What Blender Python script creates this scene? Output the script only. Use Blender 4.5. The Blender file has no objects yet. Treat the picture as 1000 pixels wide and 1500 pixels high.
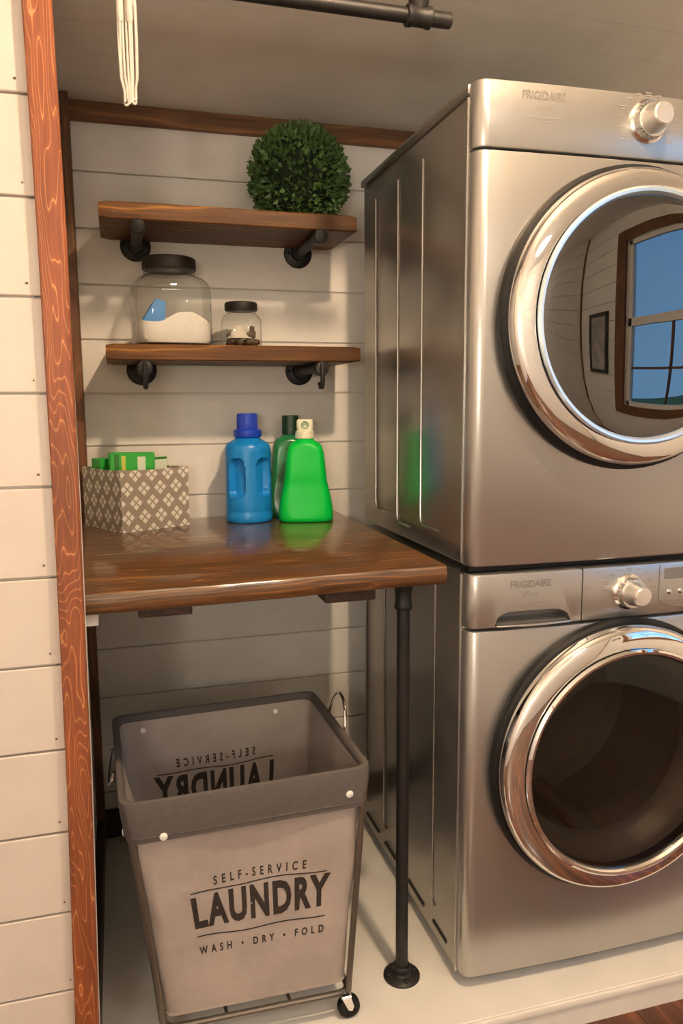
import bpy, bmesh, math, random
from mathutils import Vector, Matrix
random.seed(7)
PI = math.pi
scene = bpy.context.scene
C = scene.collection

# ------------------------------------------------------------------ camera, sky, exposure
cam_data = bpy.data.cameras.new('camera')
cam_data.sensor_fit = 'VERTICAL'
cam_data.sensor_height = 36.0
cam_data.lens = 1138.94 / 1500 * 36.0
cam_data.clip_start = 0.02
cam = bpy.data.objects.new('camera', cam_data)
C.objects.link(cam)
yaw, pitch, roll = 0.2783, 0.1384, -0.0064
fw = Vector((math.sin(yaw)*math.cos(pitch), math.cos(yaw)*math.cos(pitch), -math.sin(pitch)))
rr = Vector((math.cos(yaw), -math.sin(yaw), 0)); uu = rr.cross(fw)
r2 = rr*math.cos(roll) + uu*math.sin(roll); u2 = uu*math.cos(roll) - rr*math.sin(roll)
M4 = Matrix((r2, u2, -fw)).transposed().to_4x4()
M4.translation = Vector((-0.6533, -1.4084, 1.2462))
cam.matrix_world = M4
scene.camera = cam

world = bpy.data.worlds.new('evening_sky'); scene.world = world
world.use_nodes = True
wn = world.node_tree.nodes; wl = world.node_tree.links
bg = wn['Background']
tc = wn.new('ShaderNodeTexCoord'); sx = wn.new('ShaderNodeSeparateXYZ'); cr = wn.new('ShaderNodeValToRGB')
wl.new(tc.outputs['Generated'], sx.inputs[0]); wl.new(sx.outputs['Z'], cr.inputs[0]); wl.new(cr.outputs[0], bg.inputs[0])
cr.color_ramp.elements[0].position = 0.0; cr.color_ramp.elements[0].color = (0.26, 0.55, 0.90, 1)
cr.color_ramp.elements[1].position = 0.7; cr.color_ramp.elements[1].color = (0.10, 0.30, 0.70, 1)
bg.inputs[1].default_value = 2.6

LAMP_POS = (-0.02, -0.85, 2.50)      # bare bulb of the room's ceiling lamp
LAMP_RADIUS = 0.045
LAMP_WATT = 104.0
LAMP_COLOR = (1.0, 0.72, 0.46)
FILL_POS = (0.42, -2.6)            # unseen fill dome added on the room ceiling to lift the shadows
FILL_RADIUS = 0.27
FILL_RADIANCE = 20.0
FILL_COLOR = (1.0, 0.88, 0.73)
FILL_GLOBE_POS = (-1.25, -2.6, 1.36)      # unseen glowing globe added behind the camera to brighten the alcove
FILL_GLOBE_RADIUS = 0.12
FILL_GLOBE_RADIANCE = 78.0
scene.view_settings.view_transform = 'Standard'
scene.view_settings.look = 'None'
scene.view_settings.gamma = 1.0
scene.view_settings.exposure = 0.0
scene.view_settings.use_curve_mapping = False
scene.cycles.max_bounces = 10
scene.cycles.transparent_max_bounces = 16
scene.cycles.caustics_reflective = False
scene.cycles.caustics_refractive = False
scene.cycles.sample_clamp_indirect = 6.0
scene.cycles.use_denoising = True

# ------------------------------------------------------------------ materials
def lin(h):
    if isinstance(h, str):
        v = [int(h[i:i+2], 16)/255 for i in (0, 2, 4)]
        return tuple((x/12.92 if x <= .04045 else ((x+.055)/1.055)**2.4) for x in v) + (1,)
    return tuple(h) + ((1,) if len(h) == 3 else ())
def mat(name):
    m = bpy.data.materials.new(name); m.use_nodes = True
    return m, m.node_tree.nodes, m.node_tree.links, m.node_tree.nodes['Principled BSDF']
def plain(name, col, rough=.5, metal=0., spec=.5, noise=0., nscale=30., bump=0., coat=0., trans=0., emit=None, sss=0., bdist=.002):
    m, n, l, p = mat(name)
    c = lin(col)
    p.inputs['Base Color'].default_value = c
    p.inputs['Roughness'].default_value = rough
    p.inputs['Metallic'].default_value = metal
    p.inputs['Specular IOR Level'].default_value = spec
    p.inputs['Coat Weight'].default_value = coat
    p.inputs['Coat Roughness'].default_value = .12
    p.inputs['Transmission Weight'].default_value = trans
    if sss: p.inputs['Subsurface Weight'].default_value = sss; p.inputs['Subsurface Radius'].default_value = (.01, .01, .01); p.inputs['Subsurface Scale'].default_value = 1.
    if emit: p.inputs['Emission Color'].default_value = lin(emit[0]); p.inputs['Emission Strength'].default_value = emit[1]
    if noise or bump:
        t = n.new('ShaderNodeTexCoord'); nz = n.new('ShaderNodeTexNoise'); nz.inputs['Scale'].default_value = nscale
        nz.inputs['Detail'].default_value = 5
        l.new(t.outputs['Object'], nz.inputs['Vector'])
        if noise:
            mr = n.new('ShaderNodeMapRange'); mr.inputs['From Min'].default_value = .3; mr.inputs['From Max'].default_value = .7
            mr.inputs['To Min'].default_value = 1-noise; mr.inputs['To Max'].default_value = 1+noise*.6
            mx = n.new('ShaderNodeMix'); mx.data_type = 'RGBA'; mx.blend_type = 'MULTIPLY'; mx.inputs['Factor'].default_value = 1
            mx.inputs['A'].default_value = c
            l.new(nz.outputs['Fac'], mr.inputs['Value']); l.new(mr.outputs[0], mx.inputs['B']); l.new(mx.outputs['Result'], p.inputs['Base Color'])
        if bump:
            b = n.new('ShaderNodeBump'); b.inputs['Strength'].default_value = bump; b.inputs['Distance'].default_value = bdist
            l.new(nz.outputs['Fac'], b.inputs['Height']); l.new(b.outputs[0], p.inputs['Normal'])
    return m
def wood(name, dark, mid, light, axis=0, scale=16., rings=7., stretch=.14, rough=.45, coat=0., seed=0., fibre=.35, bump=.15, lines=.5, spec=.5):
    """stained flat-sawn wood: contour lines of a stretched noise field, plus fine fibres and broad tone changes"""
    m, n, l, p = mat(name)
    t = n.new('ShaderNodeTexCoord'); mp = n.new('ShaderNodeMapping')
    sc = [1., 1., 1.]; sc[axis] = stretch
    mp.inputs['Scale'].default_value = sc; mp.inputs['Location'].default_value = (seed, seed*1.7, seed*.6)
    l.new(t.outputs['Object'], mp.inputs['Vector'])
    nz = n.new('ShaderNodeTexNoise'); nz.inputs['Scale'].default_value = scale; nz.inputs['Detail'].default_value = 1.5; nz.inputs['Roughness'].default_value = .4
    l.new(mp.outputs[0], nz.inputs['Vector'])
    mu = n.new('ShaderNodeMath'); mu.operation = 'MULTIPLY'; mu.inputs[1].default_value = rings; l.new(nz.outputs['Fac'], mu.inputs[0])
    pp = n.new('ShaderNodeMath'); pp.operation = 'PINGPONG'; pp.inputs[1].default_value = .5; l.new(mu.outputs[0], pp.inputs[0])
    cr = n.new('ShaderNodeValToRGB'); e = cr.color_ramp.elements
    e[0].position = 0.; e[0].color = lin(light); e[1].position = 1.; e[1].color = lin(dark)
    x = e.new(.10*lines*2); x.color = lin(mid); x = e.new(.5); x.color = lin(dark)
    d2 = n.new('ShaderNodeMath'); d2.operation = 'MULTIPLY'; d2.inputs[1].default_value = 2.; l.new(pp.outputs[0], d2.inputs[0])
    l.new(d2.outputs[0], cr.inputs[0])
    mp2 = n.new('ShaderNodeMapping'); sc2 = [1., 1., 1.]; sc2[axis] = .03; mp2.inputs['Scale'].default_value = sc2
    l.new(t.outputs['Object'], mp2.inputs['Vector'])
    nf = n.new('ShaderNodeTexNoise'); nf.inputs['Scale'].default_value = 160.; nf.inputs['Detail'].default_value = 3; l.new(mp2.outputs[0], nf.inputs['Vector'])
    mp3 = n.new('ShaderNodeMapping'); sc3 = [1., 1., 1.]; sc3[axis] = .3; mp3.inputs['Scale'].default_value = sc3; mp3.inputs['Location'].default_value = (seed*2, 0, seed)
    l.new(t.outputs['Object'], mp3.inputs['Vector'])
    nb = n.new('ShaderNodeTexNoise'); nb.inputs['Scale'].default_value = 7.; nb.inputs['Detail'].default_value = 3; l.new(mp3.outputs[0], nb.inputs['Vector'])
    prev = cr.outputs[0]
    for src, lo, hi in ((nf, 1-fibre, 1+fibre*.8), (nb, .62, 1.25)):
        mr = n.new('ShaderNodeMapRange'); mr.inputs['From Min'].default_value = .3; mr.inputs['From Max'].default_value = .7
        mr.inputs['To Min'].default_value = lo; mr.inputs['To Max'].default_value = hi
        l.new(src.outputs['Fac'], mr.inputs['Value'])
        mx = n.new('ShaderNodeMix'); mx.data_type = 'RGBA'; mx.blend_type = 'MULTIPLY'; mx.inputs['Factor'].default_value = 1
        l.new(prev, mx.inputs['A']); l.new(mr.outputs[0], mx.inputs['B']); prev = mx.outputs['Result']
    l.new(prev, p.inputs['Base Color'])
    p.inputs['Roughness'].default_value = rough; p.inputs['Coat Weight'].default_value = coat; p.inputs['Coat Roughness'].default_value = .10
    p.inputs['Specular IOR Level'].default_value = spec
    b = n.new('ShaderNodeBump'); b.inputs['Strength'].default_value = bump; b.inputs['Distance'].default_value = .001
    l.new(nf.outputs['Fac'], b.inputs['Height']); l.new(b.outputs[0], p.inputs['Normal'])
    return m
def thin_glass(name, tint, ior=1.45, rough=.0, refl=(1, 1, 1), edge=1.):
    m, n, l, p = mat(name)
    out = n['Material Output']; n.remove(p)
    fr = n.new('ShaderNodeFresnel'); ge = n.new('ShaderNodeNewGeometry'); im = n.new('ShaderNodeMix')
    im.inputs['A'].default_value = ior; im.inputs['B'].default_value = 1/ior      # same reflectance from the inner side
    l.new(ge.outputs['Backfacing'], im.inputs['Factor']); l.new(im.outputs['Result'], fr.inputs['IOR'])
    tr = n.new('ShaderNodeBsdfTransparent'); tr.inputs[0].default_value = lin(tint)
    gl = n.new('ShaderNodeBsdfGlossy'); gl.inputs['Roughness'].default_value = rough; gl.inputs[0].default_value = lin(refl)
    mx = n.new('ShaderNodeMixShader')
    if edge < 1:
        lw = n.new('ShaderNodeLayerWeight'); lw.inputs['Blend'].default_value = .28
        ra = n.new('ShaderNodeValToRGB'); ra.color_ramp.elements[0].position = .40; ra.color_ramp.elements[0].color = lin(tint)
        ra.color_ramp.elements[1].position = .97; ra.color_ramp.elements[1].color = (tint[0]*edge, tint[1]*edge, tint[2]*edge, 1)
        l.new(lw.outputs['Facing'], ra.inputs[0]); l.new(ra.outputs[0], tr.inputs[0])
    l.new(fr.outputs[0], mx.inputs[0]); l.new(tr.outputs[0], mx.inputs[1]); l.new(gl.outputs[0], mx.inputs[2]); l.new(mx.outputs[0], out.inputs[0])
    return m

WHITE = plain('cream_white_paint', (.83, .80, .745), rough=.45, noise=.05, nscale=14, bump=.05)
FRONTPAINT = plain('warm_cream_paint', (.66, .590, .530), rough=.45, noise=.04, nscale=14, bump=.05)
CEIL = plain('ceiling_white_paint', (.90, .87, .81), rough=.5, noise=.05, nscale=9)
FLOORPAINT = plain('white_floor_paint', (.86, .83, .77), rough=.35, noise=.06, nscale=8, bump=.05)
POSTWOOD = wood('red_brown_stained_wood', '86492a', '93522f', 'cf8f58', axis=2, scale=30, rings=20, stretch=.13, rough=.5, seed=3.1, lines=.55, fibre=.25)
DARKWOOD = wood('dark_stained_wood', '724a2b', '845a35', '97693e', axis=0, scale=14, rings=6, stretch=.1, rough=.5, seed=1.2)
DARKWOOD_V = wood('dark_stained_wood_upright', '6a4225', '7a502d', '8a5e37', axis=2, scale=14, rings=6, stretch=.1, rough=.5, seed=1.2)
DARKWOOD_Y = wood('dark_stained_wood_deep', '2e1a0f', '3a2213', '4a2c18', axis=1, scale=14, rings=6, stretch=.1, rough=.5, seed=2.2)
SHELFWOOD = wood('walnut_stained_wood', '5a3818', '704a22', 'a56f32', axis=0, scale=13, rings=6, stretch=.11, rough=.5, coat=.03, seed=5.3, spec=.3)
COUNTERWOOD = wood('glossy_stained_wood', '58391c', '6a4622', '976630', axis=0, scale=22, rings=9, stretch=.07, rough=.4, coat=1., fibre=.5, seed=8.4)
ROOMWOOD = wood('honey_floor_wood', '5a3014', '74421d', '94592a', axis=1, scale=9, rings=5, stretch=.1, rough=.3, coat=.3, seed=4.4)
IRON = plain('black_iron_pipe', (.016, .015, .015), rough=.5, metal=.2, noise=.3, nscale=60)
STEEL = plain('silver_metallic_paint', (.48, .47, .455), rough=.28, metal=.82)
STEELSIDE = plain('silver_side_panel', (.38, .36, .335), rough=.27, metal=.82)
CHROME = plain('chrome', (.86, .85, .84), rough=.035, metal=1.)
KNOBCHROME = plain('knob_chrome', (.80, .79, .78), rough=.12, metal=1.)
BLACK = plain('black_rubber', (.008, .008, .009), rough=.5, spec=.25)
DARKGAP = plain('dark_gap', (.02, .019, .018), rough=.7)
PRINT = plain('grey_print', (.20, .19, .18), rough=.5)
FAINT = plain('faint_grey_print', (.30, .28, .26), rough=.5)
NAIL = plain('nail_head_brown', (.16, .12, .09), rough=.6)
KNOBFACE = plain('brushed_knob_face', (.86, .84, .80), rough=.28, metal=.85)
LCD = plain('grey_display', (.17, .17, .17), rough=.25)
DRUM = plain('drum_metal', (.30, .28, .26), rough=.4, metal=.5)
DOORGLASS = thin_glass('smoked_door_glass', (.05, .05, .05), ior=2.3)
DOORGLASS2 = thin_glass('brown_smoked_door_glass', (.38, .355, .33), ior=1.45)
JARGLASS = thin_glass('clear_jar_glass', (.965, .97, .955), ior=1.45, edge=.18)
PANE = thin_glass('window_glass', (.93, .96, .98), ior=1.45)
LIDMAT = plain('dark_bronze_lid', (.014, .010, .008), rough=.5, spec=.3)
POWDER = plain('white_powder', (.86, .83, .79), rough=.9, noise=.05, nscale=200, bump=.4)
BLUESCOOP = plain('blue_plastic', (.07, .28, .68), rough=.4)
BLUEBODY = plain('blue_bottle_plastic', (.010, .235, .66), rough=.28, spec=.4)
BLUECAP = plain('dark_blue_cap', (.01, .05, .50), rough=.35)
GREENBODY = plain('green_bottle_plastic', (.0, .56, .06), rough=.36, spec=.3)
GREENDARK = plain('dark_green_bottle_plastic', (.02, .20, .07), rough=.22)
SPOUTHOLE = plain('grey_green_plastic', (.30, .42, .27), rough=.5)
GREENCAP = plain('dark_green_cap', (.005, .035, .015), rough=.4)
SPOUT = plain('pale_cream_plastic', (.80, .80, .62), rough=.4)
LEAF = plain('boxwood_leaf', (.095, .19, .05), rough=.5, noise=.55, nscale=25)
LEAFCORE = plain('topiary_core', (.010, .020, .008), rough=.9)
CANVAS = plain('beige_canvas', (.40, .345, .31), rough=.9, noise=.10, nscale=11, bump=.55, bdist=.012)
BAND = plain('grey_canvas_band', (.105, .092, .088), rough=.85, noise=.10, nscale=90, bump=.3)
FRAMEMETAL = plain('bronze_grey_tube', (.16, .14, .12), rough=.35, metal=.7)
LETTER = plain('black_brown_print', (.028, .020, .016), rough=.8)
SNAP = plain('white_snap', (.85, .84, .80), rough=.3)
CORD = plain('pale_cord', (.60, .56, .50), rough=.6)
GREENCARD = plain('green_carton', (.03, .42, .05), rough=.4, noise=.25, nscale=35)
GREENCARD2 = plain('dark_green_carton', (.03, .20, .03), rough=.4)
LABELCARD = plain('pale_label', (.74, .82, .66), rough=.5)
YELLOWCARD = plain('yellow_green_label', (.62, .66, .12), rough=.5)
DARKBITS = plain('dark_brown_wood', (.09, .055, .03), rough=.7, noise=.3, nscale=60)
PALEBITS = plain('pale_cloth', (.62, .56, .48), rough=.9)
BLACKFRAME = plain('black_picture_frame', (.02, .018, .016), rough=.4)
PAPER = plain('grey_picture_print', (.42, .40, .36), rough=.7, noise=.4, nscale=9)
GRASS = plain('lawn_grass', (.06, .22, .04), rough=.9, noise=.3, nscale=4)
BULB = plain('lamp_bulb', (.9, .85, .8), emit=(LAMP_COLOR, LAMP_WATT/(PI*4*PI*LAMP_RADIUS**2)))
LAMPMETAL = plain('lamp_metal', (.05, .045, .04), rough=.4, metal=.6)

def box_pattern():
    m, n, l, p = mat('grey_diamond_fabric')
    uv = n.new('ShaderNodeUVMap'); uv.uv_map = 'UVMap'
    s = n.new('ShaderNodeSeparateXYZ'); l.new(uv.outputs[0], s.inputs[0])
    def M(op, a, b=None):
        k = n.new('ShaderNodeMath'); k.operation = op
        for i, v in enumerate((a, b)):
            if v is None: continue
            if isinstance(v, (int, float)): k.inputs[i].default_value = v
            else: l.new(v, k.inputs[i])
        return k.outputs[0]
    PX, PZ = .0465, .0720
    def cluster(ox):
        a = M('SUBTRACT', M('FRACT', M('ADD', M('MULTIPLY', s.outputs[0], 1/PX), 20.+ox)), .5)
        b = M('SUBTRACT', M('FRACT', M('ADD', M('MULTIPLY', s.outputs[1], 1/PZ), 20.+ox)), .5)
        a = M('MULTIPLY', a, PX/.0400); b = M('MULTIPLY', b, PZ/.0430)
        def band(v): return M('LESS_THAN', M('ABSOLUTE', M('SUBTRACT', M('ABSOLUTE', v), .25)), .19)
        return M('MULTIPLY', band(M('ADD', a, b)), band(M('SUBTRACT', a, b)))
    k = M('MAXIMUM', cluster(0.), cluster(.5))
    mx = n.new('ShaderNodeMix'); mx.data_type = 'RGBA'
    mx.inputs['A'].default_value = (.33, .28, .23, 1); mx.inputs['B'].default_value = (.80, .76, .68, 1)
    l.new(k, mx.inputs['Factor']); l.new(mx.outputs['Result'], p.inputs['Base Color']); p.inputs['Roughness'].default_value = .85
    return m
BOXFABRIC = box_pattern()

# ------------------------------------------------------------------ mesh helpers
class MB:
    def __init__(self): self.bm = bmesh.new()
    def box(self, x0, x1, y0, y1, z0, z1, bev=0., seg=1):
        r = bmesh.ops.create_cube(self.bm, size=1.)
        vs = r['verts']
        for v in vs:
            v.co = Vector(((x0+x1)/2 + v.co.x*(x1-x0), (y0+y1)/2 + v.co.y*(y1-y0), (z0+z1)/2 + v.co.z*(z1-z0)))
        if bev:
            es = list({e for v in vs for e in v.link_edges})
            bmesh.ops.bevel(self.bm, geom=es, offset=bev, segments=seg, profile=.5, affect='EDGES')
        return self
    def rings(self, rings, cap0=True, cap1=True, close=True):
        """loft: list of rings of equal length"""
        rv = [[self.bm.verts.new(p) for p in r] for r in rings]
        n = len(rv[0])
        for a, b in zip(rv, rv[1:]):
            for i in range(n if close else n-1):
                j = (i+1) % n
                self.bm.faces.new((a[i], a[j], b[j], b[i]))
        if cap0: self.bm.faces.new(list(reversed(rv[0])))
        if cap1: self.bm.faces.new(rv[-1])
        return self
    def lathe(self, prof, o=(0, 0, 0), ax=(0, 0, 1), seg=32, cap0=True, cap1=True, sx=1., sy=1.):
        """prof: (radius, height) along ax"""
        ax = Vector(ax).normalized(); o = Vector(o)
        u = ax.orthogonal().normalized() if abs(ax.z) < .99 else Vector((1, 0, 0))
        w = ax.cross(u)
        return self.rings([[o + ax*h + u*(r*sx*math.cos(2*PI*i/seg)) + w*(r*sy*math.sin(2*PI*i/seg)) for i in range(seg)] for r, h in prof], cap0, cap1)
    def cyl(self, a, b, r, r1=None, seg=20, bev=.0):
        a = Vector(a); b = Vector(b); L = (b-a).length; r1 = r if r1 is None else r1
        if bev: pr = [(r-bev, 0), (r, bev), (r1, L-bev), (r1-bev, L)]
        else: pr = [(r, 0), (r1, L)]
        return self.lathe(pr, a, b-a, seg)
    def tube(self, pts, r, seg=10, closed=False):
        pts = [Vector(p) for p in pts]; n = len(pts); rings = []; prev = None
        for i, p in enumerate(pts):
            a = pts[(i-1) % n] if (closed or i) else p; b = pts[(i+1) % n] if (closed or i < n-1) else p
            t = (b-a).normalized()
            u = (prev - t*prev.dot(t)).normalized() if prev else t.orthogonal().normalized()
            prev = u; w = t.cross(u)
            rad = r(i/(n-1)) if callable(r) else r
            rings.append([p + u*(rad*math.cos(2*PI*k/seg)) + w*(rad*math.sin(2*PI*k/seg)) for k in range(seg)])
        if closed: rings.append(rings[0])
        return self.rings(rings, not closed, not closed)
    def build(self, name, m, parent=None, loc=None, sharp=.6, weld=0., kind=None):
        if weld: bmesh.ops.remove_doubles(self.bm, verts=self.bm.verts, dist=weld)
        bmesh.ops.recalc_face_normals(self.bm, faces=self.bm.faces)
        me = bpy.data.meshes.new(name); self.bm.to_mesh(me); self.bm.free()
        me.shade_smooth(); me.set_sharp_from_angle(angle=sharp)
        return link(name, me, m, parent, loc, kind)
def link(name, me, m, parent=None, loc=None, kind=None):
    o = bpy.data.objects.new(name, me); C.objects.link(o)
    if not me.materials: me.materials.append(m)
    if parent: o.parent = parent
    if loc: o.location = loc
    if kind: o['kind'] = kind
    return o
def tag(o, label, cat, group=None):
    o['label'] = label; o['category'] = cat
    if group: o['group'] = group
    return o
def thing(name, label, cat, loc=(0, 0, 0), rz=0., group=None):
    o = bpy.data.objects.new(name, None); C.objects.link(o); o.empty_display_size = .05
    o.location = loc; o.rotation_euler = (0, 0, rz)
    return tag(o, label, cat, group)
def copy_tree(o, parent=None):
    c = o.copy(); C.objects.link(c)
    if parent: c.parent = parent
    for ch in list(o.children): copy_tree(ch, c)
    return c
def struct(o):
    o['kind'] = 'structure'; return o
def holder(name):
    o = bpy.data.objects.new(name, None); C.objects.link(o); o.empty_display_size = .05
    return struct(o)
def text_mesh(s, size, bold=0., xs=1., spacing=1., align='CENTER'):
    """flat lettering as a mesh in its own xy plane"""
    cu = bpy.data.curves.new('lettering', 'FONT'); cu.body = s; cu.size = size; cu.align_x = align; cu.align_y = 'CENTER'
    cu.offset = bold; cu.space_character = spacing; cu.resolution_u = 3
    ob = bpy.data.objects.new('lettering', cu); C.objects.link(ob)
    bpy.context.view_layer.update()
    me = bpy.data.meshes.new_from_object(ob.evaluated_get(bpy.context.evaluated_depsgraph_get()))
    bpy.data.objects.remove(ob); bpy.data.curves.remove(cu)
    for v in me.vertices: v.co.x *= xs
    return me
def place_text(me, fn, m, name, parent):
    """map each flat letter vertex through fn(x, y) to a point on a surface"""
    for v in me.vertices: v.co = Vector(fn(v.co.x, v.co.y))
    me.materials.clear()
    return link(name, me, m, parent)

# ------------------------------------------------------------------ structure: alcove
YB, YF, XL, XR = 0.8162, -0.1336, -0.757, 1.15
PITCH = 0.1428
GAP = 0.0036
def boards(parent, axis, a0, a1, face, depth, zs, mat_, nails=None):
    """horizontal shiplap boards, one object each; axis 'x' runs along x with the face at y=face, 'y' along y with the face at x=face"""
    for z0, z1 in zs:
        b = MB()
        lo, hi = sorted((face, face+depth))
        if axis == 'x': b.box(a0, a1, lo, hi, z0+GAP/2, z1-GAP/2, .0016)
        else: b.box(lo, hi, a0, a1, z0+GAP/2, z1-GAP/2, .0016)
        bo = b.build('shiplap_board', mat_, parent)
        if nails:
            for dx, dz in nails:
                MB().cyl((dx+random.uniform(-.004, .004), face+.0005, z0+dz), (dx, face-.0005, z0+dz), .0017, seg=8).build('nail_head', NAIL, bo)
def joints(top, base, lo, hi):
    zs = []; z = top
    while z > hi + PITCH: z -= PITCH
    while z < hi: z += PITCH
    out = []
    while z > lo + .02:
        a = max(z-PITCH, lo); b = min(z, hi)
        if b-a > .02: out.append((a, b))
        z -= PITCH
    return out
wb = struct(MB().box(XL-.02, XR+.05, YB+.009, YB+.05, -.07, 2.2).build('wall_back', WHITE))
boards(wb, 'x', XL, XR, YB, .012, joints(1.8488, 0, .0, 1.985), WHITE)
wl_ = struct(MB().box(XL-.04, XL, -.118, YB+.05, -.07, 2.2).build('wall_left', WHITE))
struct(MB().box(XR, XR+.04, -.118, YB+.05, -.07, 2.2).build('wall_right', WHITE))
# ceiling of the alcove: planks, rising a little towards the front
def zc(y): return 2.017 + .12*(YB-y)
cl = struct(MB().rings([[(x, YB+.03, zc(YB+.03)+.012), (x, -.124, zc(-.124)+.012), (x, -.124, zc(-.124)+.04), (x, YB+.03, zc(YB+.03)+.04)] for x in (XL-.02, XR+.03)]).build('ceiling', CEIL))
y = YB
while y > -.127:
    y2 = max(y-.118, -.128)
    MB().rings([[(x, y-.0008, zc(y)), (x, y2+.0008, zc(y2)), (x, y2+.0008, zc(y2)+.0125), (x, y-.0008, zc(y)+.0125)] for x in (XL, XR)]).build('ceiling_plank', CEIL, cl)
    y = y2
# platform floor
struct(MB().box(XL-.03, XR+.03, -.112, YB+.05, -.07, 0., .002).build('floor', FLOORPAINT))
struct(MB().box(-.757, XR, -.121, -.112, -.018, .0005, .003, 2).build('trim_1', FLOORPAINT))           # nosing on the platform edge
struct(MB().box(-.757, XR, -.117, -.112, -.065, -.018).build('trim_2', FLOORPAINT))                    # riser board
# back trims
struct(MB().box(XL, XR, YB-.016, YB+.012, 1.970, zc(YB)+.001, .002).build('trim_3', DARKWOOD))
struct(MB().box(XL, XL+.0215, YB-.060, YB+.012, .0, 2.02, .002).build('trim_4', DARKWOOD_V))
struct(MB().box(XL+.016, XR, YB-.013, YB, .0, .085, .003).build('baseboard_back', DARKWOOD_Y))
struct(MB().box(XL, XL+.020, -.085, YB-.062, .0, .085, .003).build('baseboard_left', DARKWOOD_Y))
# post at the left of the opening (a slightly warped board) and the pale jamb edge behind it
st = [(-.07, -.7695), (.2, -.7665), (.64, -.7575), (1.08, -.7535), (1.5, -.754), (1.82, -.757), (2.3, -.760)]
post = MB()
rg = []
for i in range(len(st)-1):
    (za, xa), (zb, xb) = st[i], st[i+1]
    for k in range(4 if i < len(st)-2 else 5):
        t = k/4; z = za+(zb-za)*t; x = xa+(xb-xa)*t; b_ = .0025; w = .0375 + .0027*min(1, max(0, (z-1.0)/.5))
        rg.append([(x, -.120, z), (x, -.1505+b_, z), (x+b_, -.1505, z), (x+w-b_, -.1505, z), (x+w, -.1505+b_, z), (x+w, -.120, z)])
post.rings(rg)
struct(post.build('trim_5', POSTWOOD))
rg = [[(x+.015, -.118, z), (x+.0385, -.118, z), (x+.0385, -.105, z), (x+.015, -.105, z)] for z, x in st]
struct(MB().rings(rg).build('trim_6', WHITE))

# ------------------------------------------------------------------ structure: the room in front of the alcove (seen in the chrome and the door glass)
RX0, RX1, RY0, RZ = -1.75, 1.95, -3.4, 2.60
FZ = -.065
fl = struct(MB().box(RX0, RX1, RY0, YF+.02, FZ-.05, FZ-.012).build('floor_room', DARKGAP))
x = RX0
while x < RX1-.01:
    x2 = min(x+.125, RX1)
    MB().box(x+.0008, x2-.0008, RY0, YF+.021, FZ-.012, FZ, .001).build('floor_plank', ROOMWOOD, fl)
    x = x2
struct(MB().box(RX0-.05, RX1+.05, RY0-.05, YF+.05, RZ, RZ+.04).build('ceiling_room', CEIL))
wf = struct(MB().box(RX0, -.764, YF+.009, YF+.05, FZ, RZ).build('wall_front_left', FRONTPAINT))
boards(wf, 'x', RX0, -.7535, YF, .012, joints(1.6925, 0, FZ, RZ), FRONTPAINT, nails=[(-.7715, .020)])
wfr = struct(MB().box(XR+.005, RX1, YF+.009, YF+.05, FZ, RZ).build('wall_front_right', FRONTPAINT))
boards(wfr, 'x', XR+.005, RX1, YF, .012, joints(1.6925, 0, FZ, RZ), FRONTPAINT)
struct(MB().box(-.80, XR+.01, YF, YF+.05, zc(YF)-.002, RZ).build('wall_front_header', FRONTPAINT))
wlr = struct(MB().box(RX0-.05, RX0-.012, RY0, YF+.05, FZ, RZ).build('wall_room_left', WHITE))
boards(wlr, 'y', RY0, YF, RX0, -.012, joints(1.6925, 0, FZ, RZ), WHITE)
wrr = struct(MB().box(RX0, RX1, RY0-.05, RY0-.012, FZ, RZ).build('wall_room_rear', WHITE))
boards(wrr, 'x', RX0, RX1, RY0, -.012, joints(1.6925, 0, FZ, RZ), WHITE)
# right wall with a window opening
WY0, WY1, WZ0, WZ1 = -2.55, -1.0, 1.0, 2.28
wr = holder('wall_room_right')
for (a, b, c, d) in ((RY0, WY0, FZ, RZ), (WY1, YF+.05, FZ, RZ), (WY0, WY1, FZ, WZ0), (WY0, WY1, WZ1, RZ)):
    MB().box(RX1+.012, RX1+.06, a, b, c, d).build('wall_panel', WHITE, wr)
for z0, z1 in joints(1.6925, 0, FZ, RZ):
    for a, b in ((RY0, WY0), (WY1, YF)):
        MB().box(RX1, RX1+.012, a, b, z0+GAP/2, z1-GAP/2, .001).build('shiplap_board', WHITE, wr)
for z0, z1 in ((FZ, WZ0), (WZ1, RZ)):
    MB().box(RX1, RX1+.012, WY0, WY1, z0, z1).build('shiplap_board', WHITE, wr)
win = holder('window_1')
wfm = MB()
for (a, b, c, d) in ((WY0-.13, WY0, WZ0-.11, WZ1+.11), (WY1, WY1+.13, WZ0-.11, WZ1+.11), (WY0, WY1, WZ0-.11, WZ0), (WY0, WY1, WZ1, WZ1+.11)):
    wfm.box(RX1-.022, RX1+.001, a, b, c, d, .002)
wfm.build('window_casing', DARKWOOD_V, win)
sash = MB(); ymid = (WY0+WY1)/2; zmid = 1.66
for (a, b, c, d) in ((WY0, WY0+.045, WZ0, WZ1), (WY1-.045, WY1, WZ0, WZ1), (WY0, WY1, WZ0, WZ0+.045), (WY0, WY1, WZ1-.045, WZ1), (WY0, WY1, zmid-.03, zmid+.03)):
    sash.box(RX1+.02, RX1+.055, a, b, c, d, .002)
sash.build('window_sash', WHITE, win)
mun = MB()
for k in (1, 2):
    yy = WY0+(WY1-WY0)*k/3; mun.box(RX1+.03, RX1+.045, yy-.009, yy+.009, WZ0, zmid)
for zz in ((WZ0+zmid)/2,): mun.box(RX1+.03, RX1+.045, WY0, WY1, zz-.009, zz+.009)
mun.build('muntin', DARKWOOD_V, win)
MB().box(RX1+.036, RX1+.039, WY0, WY1, WZ0, WZ1).build('pane', PANE, win)
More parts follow.
